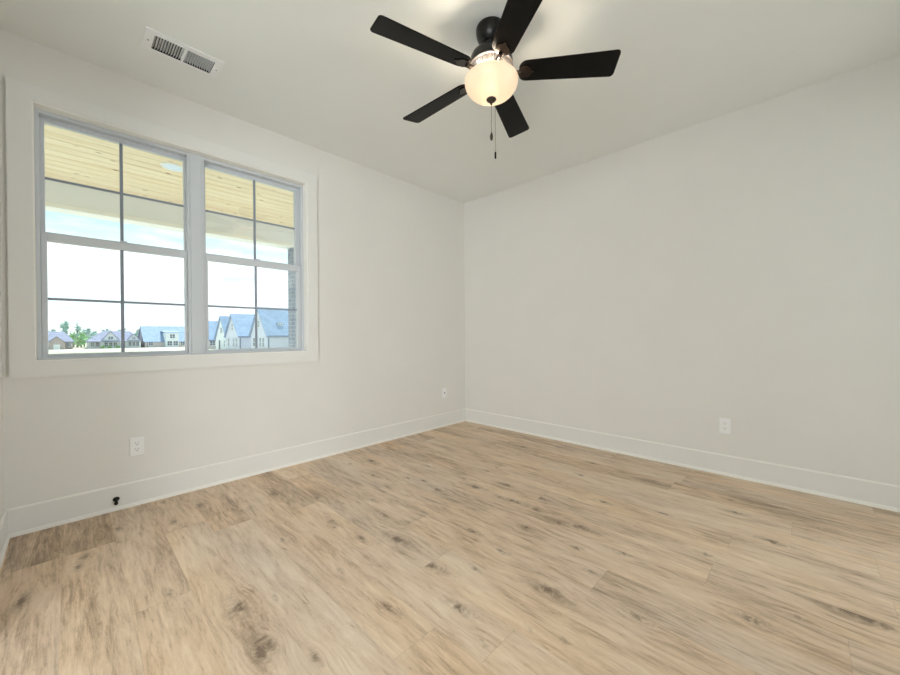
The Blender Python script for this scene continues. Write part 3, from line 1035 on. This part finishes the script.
def gable_house(name, label, x0, x1, y0, y1, ze, zr, wall, roof, axis='x', ov=.35, hip0=0.0, hip1=0.0, rake0=None):
    """walls with gable ends and a two-slope roof; hip0 / hip1 pull the ridge in at either end"""
    h = thing(name, label, 'house', ((x0 + x1) / 2, (y0 + y1) / 2, GZ), 'houses beyond the porch')
    ox, oy = (x0 + x1) / 2, (y0 + y1) / 2
    X0, X1, Y0, Y1 = x0 - ox, x1 - ox, y0 - oy, y1 - oy
    E_, R_ = ze - GZ, zr - GZ
    t = B()
    def top(zc):
        return zc - .12
    poly = [(X0, Y0, 0), (X0, Y1, 0), (X0, Y1, top(E_)), (X0, 0, top(R_)), (X0, Y0, top(E_))]
    if hip0 or hip1:
        box(t, X0, X1, Y0, Y1, 0, top(E_))
        if not hip0:
            prism(t, [(X0, Y0, top(E_) - .01), (X0, Y1, top(E_) - .01), (X0, 0, top(R_))], (.2, 0, 0))
    else:
        prism(t, poly, (X1 - X0, 0, 0))
    obj('walls', t, wall, h)
    t = B()
    s = (R_ - E_) / (Y1 - 0)
    ex = E_ - s * ov
    ra, rb = X0 - ov + hip0, X1 + ov - hip1
    v = [(X0 - ov, Y0 - ov, ex), (X1 + ov, Y0 - ov, ex), (X1 + ov, Y1 + ov, ex), (X0 - ov, Y1 + ov, ex), (ra, 0, R_), (rb, 0, R_)]
    v += [(a, b_, c - .14) for a, b_, c in v]
    vs = [t.verts.new(p) for p in v]
    for f in ((0, 1, 5, 4), (2, 3, 4, 5), (3, 0, 4), (1, 2, 5)):
        pass
    t.faces.new([vs[i] for i in (0, 1, 5, 4)]); t.faces.new([vs[i] for i in (2, 3, 4, 5)])
    t.faces.new([vs[i + 6] for i in (4, 5, 1, 0)]); t.faces.new([vs[i + 6] for i in (5, 4, 3, 2)])
    t.faces.new([vs[0], vs[6], vs[7], vs[1]]); t.faces.new([vs[2], vs[8], vs[9], vs[3]])
    if hip0:
        t.faces.new([vs[3], vs[0], vs[4]]); t.faces.new([vs[10], vs[6], vs[9]]); t.faces.new([vs[0], vs[3], vs[9], vs[6]])
    else:
        t.faces.new([vs[0], vs[4], vs[10], vs[6]]); t.faces.new([vs[4], vs[3], vs[9], vs[10]])
    if hip1:
        t.faces.new([vs[1], vs[2], vs[5]]); t.faces.new([vs[11], vs[8], vs[7]]); t.faces.new([vs[2], vs[1], vs[7], vs[8]])
    else:
        t.faces.new([vs[5], vs[1], vs[7], vs[11]]); t.faces.new([vs[2], vs[5], vs[11], vs[8]])
    obj('roof', t, roof, h)
    h['_o'] = (ox, oy)
    return h

def hwin(h, face, u, z0, z1, wd, plane, arch=False):
    """window with white frame and dark panes on a wall facing 's' (towards the room) or 'w'; u = centre along the wall (world), plane = wall coordinate"""
    ox, oy = h['_o']
    f, g = B(), B()
    if face == 's':
        c, pl_ = u - ox, plane - oy
        frame_ring(f, c - wd / 2, c + wd / 2, z0 - GZ, z1 - GZ, .10, .10, .12, .10, pl_ - .06, pl_ + .05, 0)
        box(f, c - .04, c + .04, pl_ - .055, pl_ + .02, z0 - GZ + .1, z1 - GZ - .1)
        box(f, c - wd / 2 + .1, c + wd / 2 - .1, pl_ - .05, pl_ + .02, (z0 + z1) / 2 - GZ - .04, (z0 + z1) / 2 - GZ + .04)
        box(g, c - wd / 2 + .05, c + wd / 2 - .05, pl_ - .02, pl_ + .04, z0 - GZ + .05, z1 - GZ - .05)
    else:
        c, pl_ = u - oy, plane - ox
        for (a0, a1, b0, b1) in ((c - wd / 2, c - wd / 2 + .1, z0, z1), (c + wd / 2 - .1, c + wd / 2, z0, z1), (c - wd / 2, c + wd / 2, z0, z0 + .12), (c - wd / 2, c + wd / 2, z1 - .1, z1),
                                 (c - .04, c + .04, z0, z1), (c - wd / 2, c + wd / 2, (z0 + z1) / 2 - .04, (z0 + z1) / 2 + .04)):
            box(f, pl_ - .06, pl_ + .05, a0, a1, b0 - GZ, b1 - GZ)
        box(g, pl_ - .02, pl_ + .04, c - wd / 2 + .05, c + wd / 2 - .05, z0 - GZ + .05, z1 - GZ - .05)
    fo = obj('house_window', f, M_HW, h)
    obj('pane', g, M_GLASSD, fo)

def hbox(h, name, material, x0, x1, y0, y1, z0, z1):
    ox, oy = h['_o']
    t = B(); box(t, x0 - ox, x1 - ox, y0 - oy, y1 - oy, z0 - GZ, z1 - GZ)
    return obj(name, t, material, h)

def front_gable(h, xc, wd, yf, yb, ze, za, wall, roof):
    """cross gable facing the room"""
    ox, oy = h['_o']
    t = B()
    prism(t, [(xc - wd / 2 - ox, yf - oy, 0), (xc + wd / 2 - ox, yf - oy, 0), (xc + wd / 2 - ox, yf - oy, ze - GZ - .1), (xc - ox, yf - oy, za - GZ - .1), (xc - wd / 2 - ox, yf - oy, ze - GZ - .1)], (0, yb - yf, 0))
    g = obj('gable_front', t, wall, h)
    t = B()
    o_ = .35
    s = (za - ze) / (wd / 2)
    for sg in (-1, 1):
        a = (xc - ox, yf - .35 - oy, za - GZ)
        b_ = (xc + sg * (wd / 2 + o_) - ox, yf - .35 - oy, ze - s * o_ - GZ)
        prism(t, [a, b_, (b_[0], b_[1], b_[2] - .14), (a[0], a[1], a[2] - .14)], (0, yb - yf + .35, 0))
    obj('gable_roof', t, roof, g)
    return g

# row on the far side of the side street, seen in the window unit nearer the room corner of the plain wall
G = gable_house('house', 'largest pale-brick house with blue shingle roof, beside the brick porch column', 18.9, 32.0, 60, 68, 1.50, 6.15, M_BRICKW, M_ROOF, hip1=5.0)
hwin(G, 'w', 64.0, 2.6, 3.9, 1.0, 18.9)
hwin(G, 'w', 61.9, -.7, 1.0, 1.0, 18.9); hwin(G, 'w', 63.3, -.7, 1.0, 1.0, 18.9); hwin(G, 'w', 66.3, -.7, 1.0, 1.2, 18.9)
hbox(G, 'downspout', M_DOWN, 18.95, 19.07, 59.88, 59.98, GZ, 1.25)
hbox(G, 'gutter', M_DOWN, 18.6, 32.3, 59.52, 59.64, 1.10, 1.24)
front_gable(G, 27.0, 6.0, 59.2, 64, 1.50, 5.0, M_BRICKW, M_ROOF)
hbox(G, 'valley_stand_in', M_ROOF, 20.9, 21.9, 61.3, 63.2, 2.2, 3.45)  # made-up block with a dark window, in place of the shaded cross-gable valley
hwin(G, 's', 21.4, 2.7, 3.35, .8, 61.3)
Fh = gable_house('house', 'pale-brick house with blue roof and dark corner downspout, second from the porch column', 18.2, 30.0, 72, 80.4, 1.42, 5.55, M_BRICKW, M_ROOF)
hwin(Fh, 'w', 76.2, 2.2, 3.7, 1.1, 18.2)
hwin(Fh, 'w', 73.6, -.9, .9, 1.0, 18.2); hwin(Fh, 'w', 75.4, -.9, .9, 1.0, 18.2); hwin(Fh, 'w', 78.6, -.9, .9, 1.1, 18.2)
hbox(Fh, 'downspout', M_DOWN, 18.22, 18.38, 71.86, 71.98, GZ, 1.2)
hbox(Fh, 'gutter', M_DOWN, 17.9, 30.3, 71.52, 71.64, 1.02, 1.18)
Eh = gable_house('house', 'blue-roofed house with white porch gable, between two taller-looking roofs', 19.9, 31.0, 86, 95, 0.85, 5.75, M_HW, M_ROOF)
front_gable(Eh, 21.4, 1.2, 85.9, 88, 0.2, 1.2, M_HW, M_ROOF)
hwin(Eh, 'w', 90.5, 1.9, 3.2, 1.1, 19.9); hwin(Eh, 'w', 88.0, -1.1, .4, 1.0, 19.9)
hbox(Eh, 'entry_door', M_GLASSD, 19.86, 19.94, 91.4, 92.5, GZ, .35)
hwin(Eh, 's', 23.6, -1.0, .4, 1.2, 86)
Dh = gable_house('house', 'farthest blue-roofed house of the street row, beside the window mullion', 17.6, 29.0, 100, 110, 0.60, 5.15, M_BRICKP, M_ROOF)
hwin(Dh, 's', 20.4, -1.0, .2, 1.2, 100); hwin(Dh, 'w', 105, 1.6, 2.8, 1.2, 17.6); hwin(Dh, 's', 22.6, -1.0, .2, 1.2, 100)
hbox(Dh, 'gutter', M_DOWN, 17.3, 29.3, 99.52, 99.64, .22, .36)
# houses across the lawn
Ch = gable_house('house', 'pink-brick house with big plain blue roof and white two-storey bay', 11.0, 24.0, 130, 144, 0.05, 4.45, M_BRICKP, M_ROOF, ov=.3)
ox, oy = Ch['_o']
t = B(); box(t, 15.45 - ox, 18.45 - ox, 128 - oy, 134 - oy, 0, 2.35 - GZ)
bay = obj('bay', t, M_HW, Ch)
t = B(); prism(t, [(15.1 - ox, 127.6 - oy, 2.35 - GZ), (18.8 - ox, 127.6 - oy, 2.35 - GZ), (18.8 - ox, 135.4 - oy, 2.95 - GZ), (15.1 - ox, 135.4 - oy, 2.95 - GZ)], (0, 0, .14))
obj('bay_roof', t, M_ROOF, bay)
hwin(Ch, 's', 16.95, .75, 2.0, 1.3, 128)
hwin(Ch, 's', 16.3, -1.35, .05, 1.2, 128); hwin(Ch, 's', 17.7, -1.35, .05, 1.2, 128)
hwin(Ch, 's', 12.3, -1.3, -.15, 1.1, 130); hwin(Ch, 's', 19.7, -1.3, -.15, 1.1, 130); hwin(Ch, 's', 22.0, -1.3, -.15, 1.1, 130)
hbox(Ch, 'downspout', M_DOWN, 11.5, 11.62, 129.85, 129.98, GZ, -.15)
Bh = gable_house('house', 'white house with two front gables and a columned porch across the lawn', -.3, 10.1, 132, 146, 0.20, 2.98, M_HW, M_ROOF2, hip0=3.5, hip1=1.8)
front_gable(Bh, 4.0, 3.4, 130.6, 138, 0.55, 2.80, M_HW, M_ROOF2)
front_gable(Bh, 8.7, 2.9, 130.6, 138, 0.40, 2.15, M_HW, M_ROOF2)
hwin(Bh, 's', 4.0, .55, 1.45, 1.1, 130.6); hwin(Bh, 's', 8.7, .50, 1.20, .9, 130.6)
for xw in (.5, 1.5): hwin(Bh, 's', xw, -1.2, -.1, .7, 132)
for xw in (3.1, 4.0, 4.9): hwin(Bh, 's', xw, -1.3, -.1, .75, 130.6)
for xw in (7.9, 8.7, 9.5): hwin(Bh, 's', xw, -1.3, -.1, .7, 130.6)
for xw in (6.0, 6.7): hwin(Bh, 's', xw, -1.3, -.1, .6, 132)
for xc in (2.2, 5.8, 7.0, 9.9): hbox(Bh, 'porch_post', M_HW, xc - .12, xc + .12, 129.3, 129.54, GZ, .0)
t = B(); ox, oy = Bh['_o']
prism(t, [(-.4 - ox, 129.1 - oy, .0 - GZ), (10.3 - ox, 129.1 - oy, .0 - GZ), (10.3 - ox, 132 - oy, .30 - GZ), (-.4 - ox, 132 - oy, .30 - GZ)], (0, 0, .14))
obj('porch_roof', t, M_ROOF2, Bh)
Ah = gable_house('house', 'tan-brick house with front gable and white garage door, beside the tall trees', -9.5, -3.05, 132, 146, 0.30, 2.80, M_BRICKT, M_ROOF2, hip1=2.0)
front_gable(Ah, -5.9, 3.0, 130.2, 138, 0.10, 1.55, M_BRICKT, M_ROOF2)
hbox(Ah, 'garage_door', M_DOOR, -6.45, -5.3, 130.1, 130.24, GZ, -.55)
hwin(Ah, 's', -3.75, -1.2, -.2, .8, 132); hwin(Ah, 's', -7.9, -1.2, -.2, .8, 132)

# ---- trees
def crown_mesh(w_, h_, z0, seed, n=9, conical=False):
    rnd = random.Random(seed)
    t = B()
    for i in range(n):
        f = (i + .5) / n
        z = z0 + f * h_
        if conical:
            rr = w_ * (.55 + .45 * math.sin(PI * (.25 + .7 * f))) * (.55 if f > .75 else 1)
        else:
            rr = w_ * math.sin(PI * (.15 + .75 * f))
        a = rnd.uniform(0, 2 * PI)
        d = rr * rnd.uniform(.15, .6)
        r_ = rr * rnd.uniform(.45, .75)
        tmp = bmesh.new()
        bmesh.ops.create_icosphere(tmp, subdivisions=2, radius=1.0)
        for v in tmp.verts:
            k = 1 + .22 * math.sin(v.co.x * 7 + seed) * math.cos(v.co.y * 6 + i) + rnd.uniform(-.22, .22)
            v.co = Vector((v.co.x * r_ * k + d * math.cos(a), v.co.y * r_ * k + d * math.sin(a), v.co.z * r_ * .72 * k + z))
        join(t, tmp)
    # loose leaf sprays
    for i in range(60):
        f = rnd.random()
        z = z0 + f * h_
        rr = w_ * math.sin(PI * (.12 + .8 * f)) * rnd.uniform(.85, 1.12)
        a = rnd.uniform(0, 2 * PI)
        c = Vector((rr * math.cos(a), rr * math.sin(a), z))
        s = rnd.uniform(.12, .3)
        q = [c + s * Vector((rnd.uniform(-1, 1), rnd.uniform(-1, 1), rnd.uniform(-1, 1))) for _ in range(4)]
        vs = [t.verts.new(p) for p in q]
        for tri in ((0, 1, 2), (0, 2, 3), (0, 3, 1), (1, 3, 2)):
            t.faces.new([vs[j] for j in tri])
    return t
def tree(name, label, x, y, h, w_, leaf, seed, trunk_f=.35, n=9, conical=False, grp=None):
    o = thing(name, label, 'tree', (x, y, GZ), grp)
    t = B()
    tube(t, [(0, 0, 0), (.03 * h * .3, 0, h * .3), (0, .02, h * .65), (0, 0, h * .92)], [h * .035, h * .026, h * .016, h * .006], 8)
    obj('trunk', t, M_BARK, o, True)
    obj('crown', crown_mesh(w_, h * (1 - trunk_f), h * trunk_f, seed, n, conical), leaf, o)
    return o
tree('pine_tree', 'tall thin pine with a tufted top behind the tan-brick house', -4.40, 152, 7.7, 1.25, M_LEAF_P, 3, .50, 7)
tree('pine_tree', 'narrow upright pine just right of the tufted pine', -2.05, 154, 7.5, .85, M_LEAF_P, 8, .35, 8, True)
tree('broadleaf_tree', 'bright green bushy tree beside the white two-gabled house', -1.35, 149.2, 4.6, 1.4, M_LEAF_B, 5, .15, 9)
tree('broadleaf_tree', 'smaller bright green tree next to the tan-brick house', -2.8, 158.5, 4.5, 1.2, M_LEAF_B, 15, .18, 8)
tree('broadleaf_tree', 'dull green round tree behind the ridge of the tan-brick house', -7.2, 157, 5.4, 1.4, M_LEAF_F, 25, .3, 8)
for i in range(11):
    x = -.4 + i * 1.45
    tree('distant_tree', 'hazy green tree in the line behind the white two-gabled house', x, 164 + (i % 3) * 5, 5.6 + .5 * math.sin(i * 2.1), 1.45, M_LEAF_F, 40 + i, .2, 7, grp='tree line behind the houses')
# low shrubs in front of the white house
for i, xs in enumerate((2.3, 3.6, 5.2)):
    o = thing('shrub', 'low dark shrub in the bed before the white two-gabled house', 'shrub', (xs, 128.4, GZ), 'shrubs before the white house')
    obj('foliage', crown_mesh(.45, .5, .12, 70 + i, 5), M_LEAF_B, o)
for o_ in list(bpy.data.objects):
    if '_o' in o_:
        del o_['_o']
